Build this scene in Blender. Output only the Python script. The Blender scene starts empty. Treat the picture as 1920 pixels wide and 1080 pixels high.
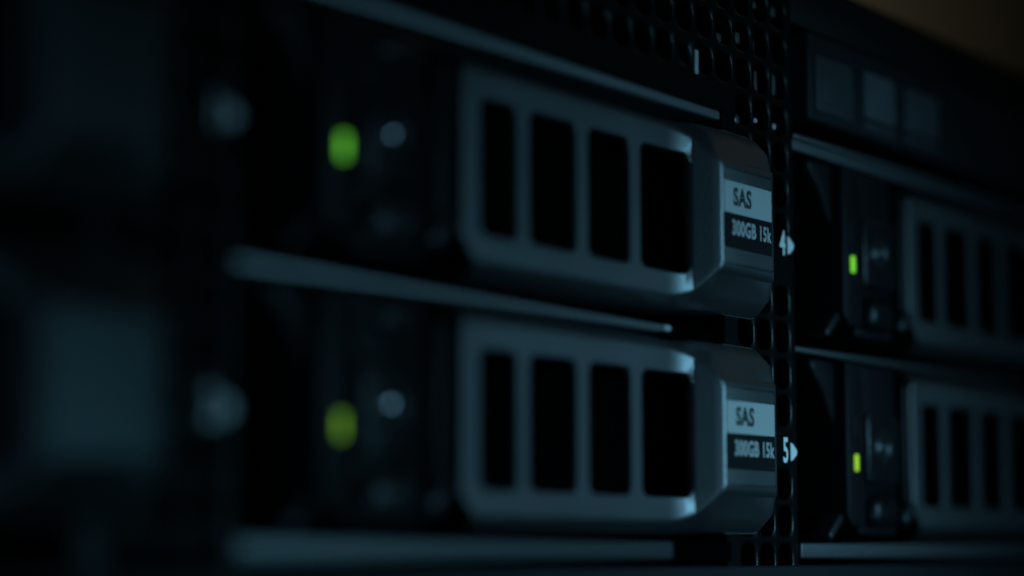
import bpy, bmesh, math
from mathutils import Vector, Matrix

S = 0.001          # everything below is written in millimetres
PI = math.pi
scene = bpy.context.scene
col = scene.collection

# ------------------------------------------------------------------ camera
A = math.radians(35.72)      # angle between the view and the face of the rack
TH = math.radians(6.90)      # camera tilted slightly up
D = 134.34                   # distance of the camera from the rack face
F = Vector((math.cos(A) * math.cos(TH), math.sin(A) * math.cos(TH), math.sin(TH)))
R = Vector((math.sin(A), -math.cos(A), 0))
U = R.cross(F)
cam = bpy.data.cameras.new('camera')
cam_ob = bpy.data.objects.new('camera', cam)
col.objects.link(cam_ob)
m = Matrix((R, U, -F)).transposed().to_4x4()
m.translation = Vector((0, -D * S, 0))
cam_ob.matrix_world = m
cam.sensor_width = 36
cam.lens = 36 * 4100 / 1920
cam.clip_start = 0.01
cam.clip_end = 50
cam.dof.use_dof = True
cam.dof.focus_distance = 0.277
cam.dof.aperture_fstop = 6.4
cam.dof.aperture_blades = 0
scene.camera = cam_ob

# ------------------------------------------------------------------ world
world = bpy.data.worlds.new('World')
scene.world = world
world.use_nodes = True
bg = world.node_tree.nodes['Background']
bg.inputs[0].default_value = (0.10, 0.35, 0.55, 1)
bg.inputs[1].default_value = 0.0005

# ------------------------------------------------------------------ lamp and added fills
def area(name, loc, target, size, power, color, spread=180, size_y=None):
    l = bpy.data.lights.new(name, 'AREA')
    l.energy = power
    l.color = color
    l.size = size * S
    if size_y:
        l.shape = 'RECTANGLE'
        l.size_y = size_y * S
    l.spread = math.radians(spread)
    o = bpy.data.objects.new(name, l)
    col.objects.link(o)
    o.location = Vector(loc) * S
    o.rotation_euler = (Vector(target) - Vector(loc)).to_track_quat('-Z', 'Y').to_euler()
    return o

area('cool_lamp', (330, -330, 50), (246, 0, 1), 100, 0.0235, (0.27, 0.71, 1.0), 28, 60)
area('cool_fill', (-170, -400, -90), (190, 0, 0), 120, 0.027, (0.28, 0.70, 1.0), 60)
area('wall_fill', (1500, 350, 700), (1500, 900, 300), 400, 0.95, (1.0, 0.98, 0.84))  # added wash for the wall alone, no known fixture
area('warm_slope_fill', (660, -45, 325), (238, 0, 45), 200, 0.0013, (1.0, 0.90, 0.62), 70)  # unseen helper, placed to warm the top slopes of the handles
area('cool_low_fill', (318, -230, -30), (124, 0, -2), 50, 0.00028, (0.18, 0.76, 1.0), 16)  # narrow added light for the lower left drive end

# ------------------------------------------------------------------ colour management
scene.view_settings.view_transform = 'Standard'
scene.view_settings.look = 'None'
scene.view_settings.gamma = 1
scene.view_settings.exposure = 0
scene.cycles.use_denoising = True
scene.cycles.max_bounces = 8
scene.cycles.sample_clamp_indirect = 2

# ------------------------------------------------------------------ materials
def mat(name, base, rough=0.5, metal=0.0, grain=0.15, scale=900, bump=0.05, spec=0.5, coat=0.0, streak=False):
    mt = bpy.data.materials.new(name)
    mt.use_nodes = True
    nt = mt.node_tree
    b = nt.nodes['Principled BSDF']
    tc = nt.nodes.new('ShaderNodeTexCoord')
    src = tc.outputs['Object']
    mp = nt.nodes.new('ShaderNodeMapping')
    mp.inputs['Scale'].default_value = (0.08, 1, 1) if streak else (1, 1, 1)
    nt.links.new(src, mp.inputs[0])
    n = nt.nodes.new('ShaderNodeTexNoise')
    n.inputs['Scale'].default_value = scale
    n.inputs['Detail'].default_value = 4
    nt.links.new(mp.outputs[0], n.inputs['Vector'])
    n2 = nt.nodes.new('ShaderNodeTexNoise')
    n2.inputs['Scale'].default_value = 60
    n2.inputs['Detail'].default_value = 5
    nt.links.new(mp.outputs[0], n2.inputs['Vector'])
    mix = nt.nodes.new('ShaderNodeMix')
    mix.data_type = 'RGBA'
    mix.inputs['A'].default_value = (*[c * (1 - grain) for c in base], 1)
    mix.inputs['B'].default_value = (*[min(1, c * (1 + grain)) for c in base], 1)
    nt.links.new(n2.outputs['Fac'], mix.inputs['Factor'])
    nt.links.new(mix.outputs['Result'], b.inputs['Base Color'])
    mr = nt.nodes.new('ShaderNodeMapRange')
    mr.inputs['To Min'].default_value = rough * 0.82
    mr.inputs['To Max'].default_value = min(1, rough * 1.18)
    nt.links.new(n2.outputs['Fac'], mr.inputs['Value'])
    nt.links.new(mr.outputs[0], b.inputs['Roughness'])
    bp = nt.nodes.new('ShaderNodeBump')
    bp.inputs['Strength'].default_value = bump
    bp.inputs['Distance'].default_value = 0.0002
    nt.links.new(n.outputs['Fac'], bp.inputs['Height'])
    nt.links.new(bp.outputs[0], b.inputs['Normal'])
    b.inputs['Metallic'].default_value = metal
    b.inputs['Specular IOR Level'].default_value = spec
    b.inputs['Coat Weight'].default_value = coat
    b.inputs['Coat Roughness'].default_value = 0.25
    return mt

def emit(name, c, strength):
    mt = bpy.data.materials.new(name)
    mt.use_nodes = True
    nt = mt.node_tree
    b = nt.nodes['Principled BSDF']
    b.inputs['Base Color'].default_value = (*[x * 0.3 for x in c], 1)
    b.inputs['Roughness'].default_value = 0.3
    n = nt.nodes.new('ShaderNodeTexNoise')
    n.inputs['Scale'].default_value = 700
    mr = nt.nodes.new('ShaderNodeMapRange')
    mr.inputs['To Min'].default_value = strength * 0.75
    mr.inputs['To Max'].default_value = strength * 1.25
    nt.links.new(n.outputs['Fac'], mr.inputs['Value'])
    b.inputs['Emission Color'].default_value = (*c, 1)
    nt.links.new(mr.outputs[0], b.inputs['Emission Strength'])
    return mt

M = {
    'grey': mat('grey_plastic', (0.12, 0.124, 0.128), 0.43, 0.85, 0.10, 2500, 0.14, 0.5),
    'black': mat('black_plastic', (0.004, 0.004, 0.004), 0.55, 0, 0.2, 1500, 0.15, 0.15),
    'dark': mat('dark_grey_plastic', (0.008, 0.008, 0.009), 0.42, 0, 0.15, 1500, 0.15, 0.14),
    'mesh': mat('black_painted_steel', (0.004, 0.004, 0.004), 0.30, 0, 0.2, 1500, 0.2, 0.18),
    'void': mat('black_chassis_interior', (0.0012, 0.0012, 0.0012), 0.9, 0, 0.2, 500, 0.1, 0.0),
    'steel_lit': mat('zinc_plated_steel_lit', (0.40, 0.41, 0.42), 0.4, 0.9, 0.15, 900, 0.2, 0.5, streak=True),  # the shelf steel, brightened where the lips catch more light
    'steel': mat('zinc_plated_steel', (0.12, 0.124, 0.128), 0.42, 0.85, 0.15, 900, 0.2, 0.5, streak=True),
    'white': mat('white_paper_label', (0.42, 0.43, 0.42), 0.6, 0, 0.05, 1200, 0.05),
    'ink': mat('black_ink', (0.015, 0.015, 0.018), 0.5, 0, 0.1),
    'blacklabel': mat('black_label', (0.006, 0.006, 0.007), 0.5, 0, 0.2, 1200, 0.05, 0.15),
    'label_print': mat('grey_white_print', (0.42, 0.42, 0.41), 0.6, 0, 0.05),
    'steel_shaded': mat('steel_shaded', (0.075, 0.077, 0.08), 0.5, 0.85, 0.3, 900, 0.2, 0.5, streak=True),  # the shelf steel, darkened where less light reaches the lips
    'print': mat('white_print', (0.88, 0.88, 0.86), 0.5, 0, 0.05),
    'pale': mat('pale_hook_glint', (0.42, 0.44, 0.46), 0.4, 0, 0.1, 900, 0.1, 0.5),  # pale tone of the modelled glints and the lip hook
    'reflection_bit': mat('grey_reflection', (0.075, 0.062, 0.055), 0.5, 0, 0.2, 900, 0.1, 0.4),  # tone of the reflections on the hole walls
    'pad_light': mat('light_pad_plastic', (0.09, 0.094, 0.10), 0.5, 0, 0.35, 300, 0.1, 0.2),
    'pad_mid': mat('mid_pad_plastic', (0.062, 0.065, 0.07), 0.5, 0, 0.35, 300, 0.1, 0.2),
    'knuckle': mat('glossy_dark_plastic', (0.03, 0.031, 0.033), 0.34, 0.5, 0.15, 1500, 0.1, 0.5),
    'button': mat('button_plastic', (0.010, 0.010, 0.011), 0.28, 0, 0.12, 1500, 0.1, 0.25),
    'panel': mat('panel_plastic', (0.012, 0.013, 0.015), 0.5, 0, 0.2, 900, 0.1, 0.15),
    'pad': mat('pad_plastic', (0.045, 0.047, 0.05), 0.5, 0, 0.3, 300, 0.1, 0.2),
    'chrome': mat('polished_metal', (0.25, 0.25, 0.26), 0.2, 1.0, 0.1, 800, 0.05),
    'wall': mat('brown_wall', (0.30, 0.25, 0.17), 0.9, 0, 0.15, 20, 0.1),
    'led_green': emit('green_led', (0.22, 1.0, 0.06), 0.85),
    'led_green_far': emit('green_led_far', (0.26, 1.0, 0.05), 0.75),
    'led_yellow_far': emit('yellow_green_led_far', (0.50, 1.0, 0.05), 0.62),
    'led_yellow': emit('yellow_green_led', (0.40, 1.0, 0.05), 0.42),
}

# ------------------------------------------------------------------ mesh helpers
def finish(name, bm, material, parent=None, angle=40, props=None):
    bmesh.ops.remove_doubles(bm, verts=bm.verts, dist=1e-4)
    bmesh.ops.recalc_face_normals(bm, faces=bm.faces)
    for v in bm.verts:
        v.co *= S
    me = bpy.data.meshes.new(name)
    bm.to_mesh(me)
    bm.free()
    me.materials.append(material)
    me.polygons.foreach_set('use_smooth', [True] * len(me.polygons))
    me.set_sharp_from_angle(angle=math.radians(angle))
    o = bpy.data.objects.new(name, me)
    col.objects.link(o)
    if parent:
        o.parent = parent
    for k, v in (props or {}).items():
        o[k] = v
    return o

def box(bm, x0, x1, y0, y1, z0, z1, bev=0.0, seg=2):
    r = bmesh.ops.create_cube(bm, size=1)
    vs = r['verts']
    for v in vs:
        v.co = Vector(((x0 + x1) / 2 + v.co.x * (x1 - x0), (y0 + y1) / 2 + v.co.y * (y1 - y0), (z0 + z1) / 2 + v.co.z * (z1 - z0)))
    if bev > 0:
        es = list({e for v in vs for e in v.link_edges})
        bmesh.ops.bevel(bm, geom=es, offset=bev, segments=seg, affect='EDGES', profile=0.5)

def newbox(name, material, parent, *a, **k):
    bm = bmesh.new()
    box(bm, *a, **k)
    return finish(name, bm, material, parent)

def prism(bm, pts, y0, y1, bev=0.0):
    """pts are (x, z); extruded from y0 (front) to y1."""
    vs = [bm.verts.new((p[0], y0, p[1])) for p in pts]
    f = bm.faces.new(vs)
    r = bmesh.ops.extrude_face_region(bm, geom=[f])
    nv = [g for g in r['geom'] if isinstance(g, bmesh.types.BMVert)]
    for v in nv:
        v.co.y = y1
    if bev > 0:
        fes = [e for v in vs for e in v.link_edges if abs(e.verts[0].co.y - y0) < 1e-6 and abs(e.verts[1].co.y - y0) < 1e-6]
        bmesh.ops.bevel(bm, geom=list(set(fes)), offset=bev, segments=2, affect='EDGES', profile=0.5)

def capsule(cx, cz, L, w, ang, n=6):
    pts = []
    for k in range(2 * n + 2):
        if k <= n:
            a = -PI / 2 + PI * k / n
            p = (L / 2 + w / 2 * math.cos(a), w / 2 * math.sin(a))
        else:
            a = PI / 2 + PI * (k - n - 1) / n
            p = (-L / 2 + w / 2 * math.cos(a), w / 2 * math.sin(a))
        pts.append((cx + p[0] * math.cos(ang) - p[1] * math.sin(ang), cz + p[0] * math.sin(ang) + p[1] * math.cos(ang)))
    return pts

def empty(name, loc=(0, 0, 0)):
    o = bpy.data.objects.new(name, None)
    o.empty_display_size = 0.01
    col.objects.link(o)
    o.location = Vector(loc) * S
    return o

def ring_cell(bm, x0, x1, z0, z1, hx0, hx1, hz0, hz1, rad, yf, zedge=None, depth=1.0, rim=0.15, arc=4, nx=1):
    """a rectangular piece of sheet with one rounded hole; yf(x) gives the depth of the front; zedge(x) overrides the
    half height of the outer edge."""
    hole, out = [], []
    def add(hx, hz, ox, oz):
        hole.append((hx, hz)); out.append((ox, oz))
    cs = [(hx1 - rad, hz0 + rad, -PI / 2, x1, z0), (hx1 - rad, hz1 - rad, 0, x1, z1),
          (hx0 + rad, hz1 - rad, PI / 2, x0, z1), (hx0 + rad, hz0 + rad, PI, x0, z0)]
    for ci, (cx, cz, a0, ox, oz) in enumerate(cs):
        for k in range(arc + 1):
            a = a0 + PI / 2 * k / arc
            hx, hz = cx + rad * math.cos(a), cz + rad * math.sin(a)
            if k == 0:
                o = (hx, oz) if ci in (0, 2) else (ox, hz)
            elif k == arc:
                o = (ox, hz) if ci in (0, 2) else (hx, oz)
            else:
                o = (ox, oz)
            add(hx, hz, *o)
        if nx > 1 and ci in (1, 3):     # the straight run along the top or the bottom
            xa, xb = (hx1 - rad, hx0 + rad) if ci == 1 else (hx0 + rad, hx1 - rad)
            for j in range(1, nx):
                x = xa + (xb - xa) * j / nx
                add(x, hz1 if ci == 1 else hz0, x, z1 if ci == 1 else z0)
    def oz_(x, z):
        if zedge and abs(z - z0) < 1e-6: return -zedge(x)
        if zedge and abs(z - z1) < 1e-6: return zedge(x)
        return z
    n = len(hole)
    mx, mz = (hx0 + hx1) / 2, (hz0 + hz1) / 2
    def grow(p, g):
        return (p[0] + (g if p[0] > mx else -g), p[1] + (g if p[1] > mz else -g))
    vo = [bm.verts.new((p[0], yf(p[0]), oz_(*p))) for p in out]
    vr = [bm.verts.new((q[0], yf(q[0]), q[1])) for q in (grow(p, rim) for p in hole)]
    vh = [bm.verts.new((p[0], yf(p[0]) + rim, p[1])) for p in hole]
    vb = [bm.verts.new((p[0], yf(p[0]) + depth, p[1])) for p in hole]
    for i in range(n):
        j = (i + 1) % n
        if (vo[i].co - vo[j].co).length < 1e-7:
            bm.faces.new((vo[i], vr[i], vr[j]))
        else:
            bm.faces.new((vo[i], vo[j], vr[j], vr[i]))
        bm.faces.new((vr[i], vr[j], vh[j], vh[i]))
        bm.faces.new((vh[i], vh[j], vb[j], vb[i]))

def text(body, name, size, x, z, y, material, parent, sx=1.0, bold=0.0, align='CENTER'):
    c = bpy.data.curves.new(name, 'FONT')
    c.body = body
    c.size = size * S
    c.extrude = 0.00002
    c.offset = bold * S
    c.align_x = align
    c.space_character = 1.08
    c.align_y = 'CENTER'
    c.materials.append(material)
    c.resolution_u = 4
    tmp = bpy.data.objects.new(name + '_outline', c)
    me = bpy.data.meshes.new_from_object(tmp)
    bpy.data.objects.remove(tmp)
    o = bpy.data.objects.new(name, me)
    col.objects.link(o)
    o.parent = parent
    o.location = Vector((x, y, z)) * S
    o.rotation_euler = (PI / 2, 0, 0)
    o.scale = (sx, 1, 1)
    return o

# ------------------------------------------------------------------ background
bm = bmesh.new()
box(bm, -600, 2600, 900, 960, -900, 1600)
w = finish('wall', bm, M['wall'])
w['kind'] = 'structure'

# ------------------------------------------------------------------ one hard drive in its carrier
# origin: the status light, in the plane of the face, at mid height of the bay
PX, PZ = 107.5, 27.0          # pitch of the bays
X0, ZROW = 159.2, (14.0, 41.0)

def half(y):
    return 10.6 + (y - 2.5) * 0.86

def yfront(x):
    """depth of the front of the handle along its length"""
    def sm(t): return t * t * (3 - 2 * t)
    if x < 63.0: return 2.5
    if x < 67.4: return 2.5 - 0.9 * ((x - 63.0) / 4.4) ** 2
    if x < 69.0: return 1.6 - 2.75 * (x - 67.4) / 1.6
    if x < 69.7: return -1.15 - 0.35 * math.sin((x - 69.0) / 0.7 * PI / 2)
    return -1.5

FIL = 0.9
def build_handle(parent):
    bm = bmesh.new()
    def tt(x):
        t = min(1, max(0, (x - 67.4) / 3.0)); return t * t * (3 - 2 * t)
    fil = lambda x: FIL * (1 - tt(x)) + 1.9 * tt(x)
    zf = lambda x: half(yfront(x)) - fil(x) * 0.75
    slots = [(25.4, 32.3), (34.5, 43.8), (46.1, 55.0), (57.2, 67.3)]
    bounds = [22.3, 33.15, 44.65, 55.85, 67.4]
    for i, (a, b) in enumerate(slots):
        ring_cell(bm, bounds[i], bounds[i + 1], -9, 9, a, b, -7.4, 7.4, 1.3, yfront, zf, depth=0.9, rim=0.18, nx=1 if i < 3 else 14)
    # solid part of the front, from the step to the right end
    xs = [67.4 + 1.6 * k / 4 for k in range(5)] + [69.15, 69.35, 69.55, 69.7, 75, 81.6]
    end = [(81.6, 0), (82.3, 0.12), (82.9, 0.45), (83.2, 1.0), (83.3, 3), (83.3, 8)]
    cellx = set(bounds)
    for i, (a, b) in enumerate(slots):
        n_ = 1 if i < 3 else 14
        cellx |= {a + 1.3 + (b - a - 2.6) * j / n_ for j in range(n_ + 1)}
    allx = sorted(cellx) + xs[1:]
    # rows of points round the upper edge, front to back
    def ring(x, yoff=0.0, shrink=0.0):
        yf = yfront(min(x, 81.6)) + yoff
        hh = half(yf - yoff) - shrink
        pts = []
        for k in range(6):                               # rounded front corner
            t = k / 5
            a = t * math.radians(52)
            fl = fil(x)
            y = yf + fl * (1 - math.cos(a))
            z = hh - fl * 0.75 + fl * math.sin(a)
            pts.append((y, z))
        y1, z1 = pts[-1]
        t = min(1, max(0, (x - 66) / 5)); t = t * t * (3 - 2 * t)
        yb = 4.6 * (1 - t) + 1.5 * t
        yb = max(yb, y1 + 0.3)
        ye = 9.0 if x < 71 else 1.97
        zb = 11.9 - 0.3 * t
        pts.append(((y1 + yb) / 2 - 0.1 - 0.4 * t, (z1 + zb) / 2 + 0.25 * t))
        pts.append((yb, zb - 0.15))
        pts.append((yb + 0.5, zb))
        pts.append((ye, zb + 0.1))
        return pts
    for sgn in (1, -1):
        rows = []
        for x in allx:
            rows.append([bm.verts.new((x, y, sgn * z)) for (y, z) in ring(x)])
        for (x, dy) in end[1:]:
            yf = -1.5 + dy
            src = ring(81.6)
            rows.append([bm.verts.new((x, max(y, yf), sgn * (z - min(1.0, dy) * 0.5 * (z / 12) ** 2))) for (y, z) in src])
        for a, b in zip(rows, rows[1:]):
            for i in range(len(a) - 1):
                q = [a[i], a[i + 1], b[i + 1], b[i]]
                try: bm.faces.new(q)
                except ValueError: pass
        # left end
    # front of the solid part
    cols = []
    for x in xs:
        z = zf(x)
        cols.append([bm.verts.new((x, yfront(x), zz)) for zz in (-z, -6.1, 6.1, z)])
    src = ring(81.6)
    for (x, dy) in end[1:]:
        z = src[0][1] - min(1.0, dy) * 0.5 * (src[0][1] / 12) ** 2
        cols.append([bm.verts.new((x, -1.5 + dy, zz)) for zz in (-z, -z * 0.7, z * 0.7, z)])
    for a, b in zip(cols, cols[1:]):
        for i in range(3):
            bm.faces.new((a[i], a[i + 1], b[i + 1], b[i]))
    # left end cap: a rounded upright with its lower corner cut off
    bm2pts = []
    for (x, y) in ((22.3, 2.5), (22.15, 2.6), (22.1, 2.9), (22.1, 9)):
        bm2pts.append([bm.verts.new((x, y, z)) for z in (-9.925, -6.1, 6.1, 9.925)])
    for a, b in zip(bm2pts, bm2pts[1:]):
        for i in range(3):
            bm.faces.new((a[i], a[i + 1], b[i + 1], b[i]))
    bmesh.ops.remove_doubles(bm, verts=bm.verts, dist=1e-3)
    # cut the lower left corner
    geom = list(bm.verts) + list(bm.edges) + list(bm.faces)
    bmesh.ops.bisect_plane(bm, geom=geom, plane_co=(22.1, 0, -7.9), plane_no=Vector((-1, 0, -0.9)).normalized(), clear_outer=True)
    return finish('handle', bm, M['grey'], parent, angle=32)

def build_drive(labels=True, led='led_green', number=None):
    root = empty('hard_drive')
    build_handle(root)
    # body behind the handle
    bm = bmesh.new()
    box(bm, 14.5, 92, 8.2, 10, -12, 12)
    box(bm, -1, 92, 10.2, 60, -12.2, 12.2)
    finish('carrier_body', bm, M['void'], root)
    # left block with the light and the button
    bm = bmesh.new()
    prism(bm, [(-2.1, -9.0), (-0.8, -10.4), (3.2, -10.4), (3.2, 8.6), (1.9, 11.6), (-2.1, 11.6)], 0.6, 8, 0.25)
    box(bm, 3.0, 14.6, 1.6, 8.1, -11.6, 11.6, 0.3)
    finish('light_block', bm, M['dark'], root)
    newbox('light_window', M['black'], root, -0.4, 1.3, 0.35, 1.2, 1.0, 4.6, bev=0.2)
    newbox('status_light', M[led], root, 0.1, 0.78, 0.3, 1.0, -3.1, -0.85, bev=0.15)
    # release button: plate, ring and a polished dome added for its highlight
    bt = newbox('release_button', M['button'], root, 3.6, 13.6, 0.3, 3, -4.6, 4.9, bev=0.4, seg=3)
    bm = bmesh.new()
    prof = [(0.0, 0.0), (0.8, 0.0), (0.95, 0.05), (1.1, 0.28), (1.55, 0.28), (1.7, 0.1), (1.85, -0.02), (2.1, -0.02), (2.25, 0.1), (2.35, 0.32)]
    n = 32
    rows = [[bm.verts.new((7.9 + r * math.cos(2 * PI * k / n), y, 0.3 + r * math.sin(2 * PI * k / n))) for k in range(n)] for r, y in prof[1:]]
    c = bm.verts.new((7.9, prof[0][1], 0.3))
    for k in range(n):
        bm.faces.new((c, rows[0][k], rows[0][(k + 1) % n]))
        for a, b in zip(rows, rows[1:]):
            bm.faces.new((a[k], b[k], b[(k + 1) % n], a[(k + 1) % n]))
    finish('button_ring', bm, M['knuckle'], bt, angle=60)
    bm = bmesh.new()
    Rc = 2.6
    c = bm.verts.new((7.9, -0.02 - Rc * (1 - math.cos(math.radians(20))), 0.4))
    rows = []
    for a in (4, 8, 12, 16, 20):
        a = math.radians(a)
        rows.append([bm.verts.new((7.9 + Rc * math.sin(a) * math.cos(2 * PI * k / 24), -0.022 - Rc * (math.cos(a) - math.cos(math.radians(20))), 0.4 + Rc * math.sin(a) * math.sin(2 * PI * k / 24))) for k in range(24)])
    for k in range(24):
        bm.faces.new((c, rows[0][k], rows[0][(k + 1) % 24]))
        for a, b in zip(rows, rows[1:]):
            bm.faces.new((a[k], b[k], b[(k + 1) % 24], a[(k + 1) % 24]))
    finish('highlight_dome', bm, M['chrome'], bt, angle=60)
    # rounded knuckles above and below the button
    for (x0, x1, z0, z1, y0) in ((4.4, 12.2, -10.6, -6.4, -0.3), (6.0, 11.8, 7.4, 10.6, 0.1)):
        bm = bmesh.new()
        box(bm, x0, x1, y0, 4.4, z0, z1, 1.5, 5)
        finish('hinge_knuckle', bm, M['knuckle'], root, angle=60)
    for (z0, z1) in ((-6.2, -5.1), (5.4, 6.5)):
        newbox('button_rail', M['dark'], root, 3.4, 13.2, 0.9, 3, z0, z1, bev=0.25)
    # upright beside the button with a rounded lower end
    bm = bmesh.new()
    box(bm, 15.2, 17.0, 0.4, 8, -7.2, 9.6, 0.5, 3)
    finish('hinge_pillar', bm, M['dark'], root, angle=60)
    bm = bmesh.new()
    prism(bm, capsule(15.6, -8.6, 2.2, 2.2, math.radians(40)), -0.1, 5, 0.5)
    finish('hinge_foot', bm, M['knuckle'], root, angle=60)
    # webs in the corners of the bay mouth
    bm = bmesh.new()
    prism(bm, capsule(-4.6, -10.6, 3.6, 1.3, math.radians(38)), 1.0, 4, 0.3)
    finish('lower_lug', bm, M['knuckle'], root, angle=60)
    bm = bmesh.new()
    prism(bm, [(-9.0, 11.6), (-8.4, 9.7), (-5.6, 7.6), (-3.4, 4.2), (-2.0, 2.6), (-2.0, 11.6)], 2.2, 5, 0.5)
    finish('upper_web', bm, M['dark'], root, angle=60)
    if labels:
        s = newbox('label_sticker', M['white'], root, 69.75, 81.6, -1.56, -1.3, 0.35, 4.3, bev=0.02, seg=1)
        text('SAS', 'lettering', 3.1, 74.2, 2.35, -1.6, M['ink'], s, sx=0.86, bold=0.09)
        s = newbox('capacity_label', M['blacklabel'], root, 69.75, 81.6, -1.56, -1.3, -4.0, 0.30, bev=0.02, seg=1)
        text('300GB', 'lettering', 2.55, 74.5, -1.5, -1.6, M['label_print'], s, sx=0.78, bold=0.09)
        text('15k', 'lettering', 2.55, 79.7, -1.5, -1.6, M['label_print'], s, sx=0.76, bold=0.08)
    return root

proto = build_drive()
bare = build_drive(labels=False)
for o in [c for c in bare.children]:
    twin = next((p for p in proto.children if p.name.split('.')[0] == o.name.split('.')[0] and p.type == 'MESH' and len(p.data.vertices) == len(o.data.vertices)), None)
    if twin: o.data = twin.data

def copy_tree(o, parent=None):
    c = o.copy()
    col.objects.link(c)
    c.parent = parent
    for ch in list(o.children):
        copy_tree(ch, c)
    return c

G = 'hard drives in the bays of the disk enclosure'
spots = [  # column, row (0 lower, 1 upper), source, label, led
    (0, 1, 'p', 'upper stickered hard drive, its capacity label beside the number 4', 'led_green'),
    (0, 0, 'p', 'lower stickered hard drive, its capacity label beside the number 5', 'led_yellow'),
    (1, 1, 'b', 'dim hard drive with green light in the bay right of the number 4', 'led_green_far'),
    (1, 0, 'b', 'hard drive with yellowish light in the bay right of the number 5', 'led_yellow_far'),
    (-1, 1, 'b', 'very dark blurred hard drive end without sticker at the upper left', 'led_green'),
    (-1, 0, 'b', 'pale blurred hard drive end without sticker at the lower left', 'led_yellow'),
]
first = {'p': proto, 'b': bare}
done = {'p': False, 'b': False}
for ci, ri, kind, label, led in spots:
    if not done[kind]:
        o = first[kind]; done[kind] = True
    else:
        o = copy_tree(first[kind])
    o.location = Vector((X0 + PX * ci, 0, ZROW[ri])) * S
    o['label'] = label
    o['category'] = 'hard drive'
    o['group'] = G
    for ch in o.children:
        if ch.name.startswith('status_light') and led != 'led_green':
            ch.data = ch.data.copy()
            ch.data.materials[0] = M[led]

# ------------------------------------------------------------------ the disk enclosure
ch = empty('disk_enclosure', (0, 0, 0))
ch['label'] = 'black rack disk enclosure with perforated front, steel shelf lips and bays full of drives'
ch['category'] = 'disk enclosure'
XL, XR = 20, 470
YM = 2.0       # plane of the perforated face

def strip_x(c):
    r = X0 + PX * c + 93.3
    return r - 17.6, r + (0.6 if c >= 0 else 1.5)

P = 4.75
flat = lambda x: YM
# upper grille
bm = bmesh.new()
sx0, sx1 = strip_x(0)
nc = 26
gx0 = sx1 - 1.0 - P * nc
rows = [(58.6 + P * k) for k in range(4)]
for i in range(nc):
    for z in rows:
        x = gx0 + i * P
        if i == nc - 6 and abs(z - rows[0]) < .1:
            # a small round screw hole among the square ones
            ring_cell(bm, x, x + P, z, z + P, x + 1.2, x + P - 1.2, z + 1.2, z + P - 1.2, 1.17, flat, depth=1.4, rim=0.3)
        else:
            ring_cell(bm, x, x + P, z, z + P, x + 0.5, x + P - 0.5, z + 0.5, z + P - 0.5, 1.5, flat, depth=1.3, rim=0.14)
box(bm, gx0 - 30, gx0, YM, YM + 1.3, 55.2, 80, 0.1)
box(bm, gx0, sx1, YM, YM + 1.3, rows[-1] + P, 80, 0.0)
box(bm, gx0, sx0 - 0.1, YM, YM + 1.3, 55.2, rows[0], 0.0)
box(bm, sx1 - 1.0, sx1, YM, YM + 1.3, rows[0], rows[-1] + P, 0.0)
finish('perforated_grille', bm, M['mesh'], ch, angle=50)

# pale bar and grey bits added as glints and reflections in the grille holes
newbox('glint_bar', M['pale'], ch, 228.2, 229.0, YM - 0.15, YM + 1.0, 58.75, 61.8, bev=0.12)
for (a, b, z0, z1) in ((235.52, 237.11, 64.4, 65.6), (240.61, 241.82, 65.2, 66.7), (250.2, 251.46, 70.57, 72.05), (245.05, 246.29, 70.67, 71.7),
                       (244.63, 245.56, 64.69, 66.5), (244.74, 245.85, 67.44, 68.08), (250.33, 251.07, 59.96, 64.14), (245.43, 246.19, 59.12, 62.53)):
    newbox('inner_reflection', M['reflection_bit'], ch, a, b, 3.2, 6.5, z0, z1, bev=0.25)
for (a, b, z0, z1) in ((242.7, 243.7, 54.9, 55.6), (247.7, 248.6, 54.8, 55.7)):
    newbox('glint_dot', M['pale'], ch, a, b, YM - 0.2, YM + 1.0, z0, z1, bev=0.3)  # pale bits standing in for small glints by the top lip

# perforated strips between the columns of bays, with the bay numbers
nums = {-1: ('1', '2'), 0: ('4', '5'), 1: ('7', '8')}
for c in (-1, 0, 1):
    x0, x1 = strip_x(c)
    bm = bmesh.new()
    gx = x1 - 1.0 - 3 * P
    ztop = rows[0]
    k = 0
    z = ztop - P
    while z > -6:
        for i in range(3):
            x = gx + i * P
            # two solid spots carry the printed numbers
            solid = i == 2 and any(abs(z + P / 2 - (zr - 1.6)) < P * 0.52 for zr in ZROW)
            if solid:
                box(bm, x, x + P, YM, YM + 1.3, z, z + P)
            else:
                ring_cell(bm, x, x + P, z, z + P, x + 0.5, x + P - 0.5, z + 0.38, z + P - 0.38, 1.5, flat, depth=1.3, rim=0.14)
        z -= P
    box(bm, x0, gx, YM, YM + 1.3, z + P, ztop)
    box(bm, x1 - 1.0, x1, YM, YM + 1.3, z + P, ztop)
    box(bm, x1 - 0.6, x1 - 0.02, YM + 1.3, YM + 30, z + P, ztop)
    st = finish('perforated_strip', bm, M['mesh'], ch, angle=50)
    for ri, body in zip((1, 0), nums[c]):
        zz = ZROW[ri] - 1.05
        text(body, 'bay_number', 4.5, x1 - 3.1, zz, YM - 0.05, M['print'], st, sx=0.66, bold=0.10)
        bm = bmesh.new()
        prism(bm, [(x1 - 1.75, zz - 1.2), (x1 - 1.1, zz - 1.0), (x1 - 0.1, zz - 0.25), (x1 - 0.1, zz + 0.25), (x1 - 1.1, zz + 1.0), (x1 - 1.75, zz + 1.2)], YM - 0.06, YM + 0.2)
        finish('bay_arrow', bm, M['print'], st)

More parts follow.
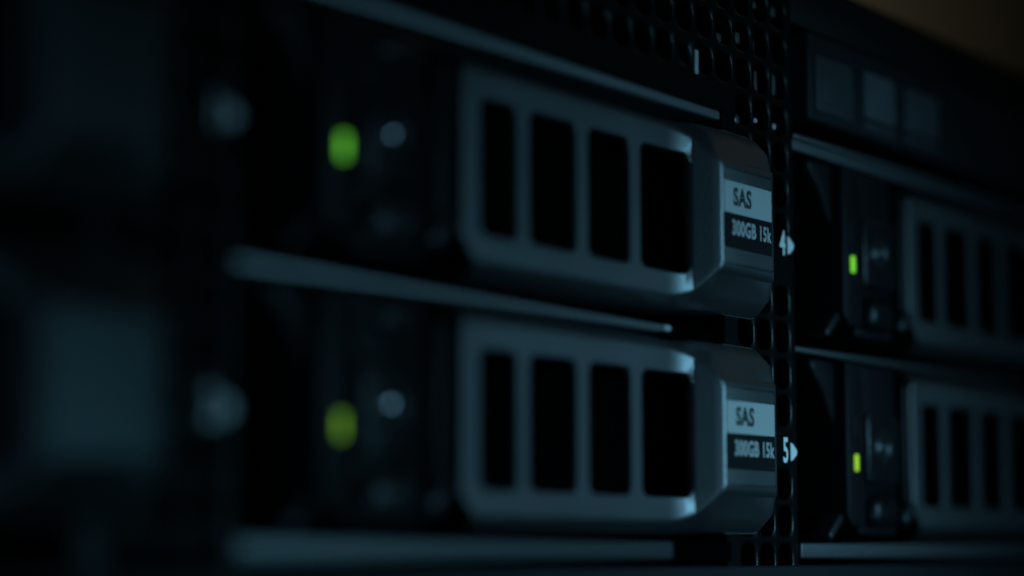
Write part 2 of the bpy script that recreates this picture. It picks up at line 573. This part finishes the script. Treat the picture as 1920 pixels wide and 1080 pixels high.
# shelf lips, one steel with the light's falloff put into its tone
def lip(x0, x1, z0, z1, y0, parent=ch, step=False, m='steel'):
    bm = bmesh.new()
    box(bm, x0, x1, y0, y0 + 1.2, z0, z1, 0.28, 3)
    if step:
        box(bm, x0, x1, y0 - 0.5, y0 + 0.6, z1 - 0.7, z1 + 0.1, 0.2, 3)
    box(bm, x0, x1, y0 + 1.0, y0 + 60, z1 - 0.9, z1 - 0.15)
    return finish('shelf_lip', bm, M[m], parent, angle=50)
for c in (-1, 0, 1):
    xa = strip_x(c - 1)[1] + 0.1
    o = X0 + PX * c
    lip(xa, o + (75.5 if c < 1 else 120), 53.0 if c == 1 else 53.9, 55.15, 2.2, step=(c == 1), m='steel' if c == 1 else 'steel_lit')
    lip(xa, o + (63.5 if c < 1 else 120), 26.3, 27.2, 3.2, m='steel' if c == 1 else 'steel_lit')
    lip(xa, o + (62.5 if c < 1 else 120), -0.8, 1.3, 1.6, m='steel_shaded' if c == 1 else 'steel')
bm = bmesh.new()
bmesh.ops.create_uvsphere(bm, u_segments=16, v_segments=10, radius=0.6, matrix=Matrix.Translation((X0 + 63.6, 3.1, 26.75)) @ Matrix.Diagonal((1.6, 0.8, 0.7, 1)))
finish('lip_hook', bm, M['pale'], ch, angle=80)
# screw at the end of the top lip
bm = bmesh.new()
bmesh.ops.create_uvsphere(bm, u_segments=24, v_segments=12, radius=1.0, matrix=Matrix.Translation((238.6, 2.6, 54.6)) @ Matrix.Diagonal((1.25, 0.7, 1.0, 1)))
finish('screw', bm, M['steel'], ch, angle=80)

# control panel, upper right
px0 = sx1 + 3.0
bm = bmesh.new()
box(bm, px0, XR, 1.0, 6, 57.4, 69.6, 0.5, 3)
cp = finish('control_panel', bm, M['panel'], ch)
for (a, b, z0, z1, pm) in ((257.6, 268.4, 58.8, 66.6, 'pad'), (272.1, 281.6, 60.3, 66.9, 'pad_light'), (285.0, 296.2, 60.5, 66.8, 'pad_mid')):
    pb = newbox('panel_button', M[pm], cp, a, b, 0.55, 1.6, z0, z1, bev=0.35, seg=3)
    newbox('button_inset', M[pm], pb, a + 1.4, b - 1.4, 0.42, 0.7, z0 + 1.3, z1 - 1.3, bev=0.12)
    if pm != 'pad':
        newbox('pad_reflection', M['pad'], cp, a, b, 0.75, 1.4, z0 - 1.7, z0 - 0.5, bev=0.2)  # strip modelled as the faint reflection below the button

# covers and interior
bm = bmesh.new()
box(bm, XL, XR, 3.6, 500, 76.6, 78.2, 0.2)
box(bm, sx1 + 0.2, XR, 2.0, 4.0, 70.2, 76.4, 0.2)
box(bm, sx1 + 0.2, px0 - 0.2, 6.0, 7.0, 55.2, 70.2)
finish('top_cover', bm, M['black'], ch)
bm = bmesh.new()
box(bm, XL, XR, 70, 72, -4, 76)
box(bm, XL, gx0, 40, 69, 56, 76)
box(bm, XL, XR, 12, 69, 54.2, 55.0)
finish('interior', bm, M['void'], ch)
# recessed foot under the end of each column
for c in (-1, 0, 1):
    o = X0 + PX * c
    newbox('latch_foot', M['void'], ch, o + 62.7, strip_x(c)[0] - 0.1, 1.2, 9, -1.1, 1.3, bev=0.4)
    newbox('latch_stop', M['void'], ch, o + 63.8, strip_x(c)[0] - 0.1, 3.2, 9, 25.6, 27.4, bev=0.4)

# ------------------------------------------------------------------ the unit mounted below
lo = empty('lower_unit', (0, 0, -60))
lo['label'] = 'dark metal face of the equipment mounted directly below the disk enclosure'
lo['category'] = 'rack unit'
bm = bmesh.new()
box(bm, XL, XR, 1.2, 5, 15, 58.4, 0.4, 3)
finish('faceplate', bm, M['panel'], lo)
bm = bmesh.new()
box(bm, XL, XR, 5.1, 480, 15, 57.8)
finish('casing', bm, M['black'], lo)
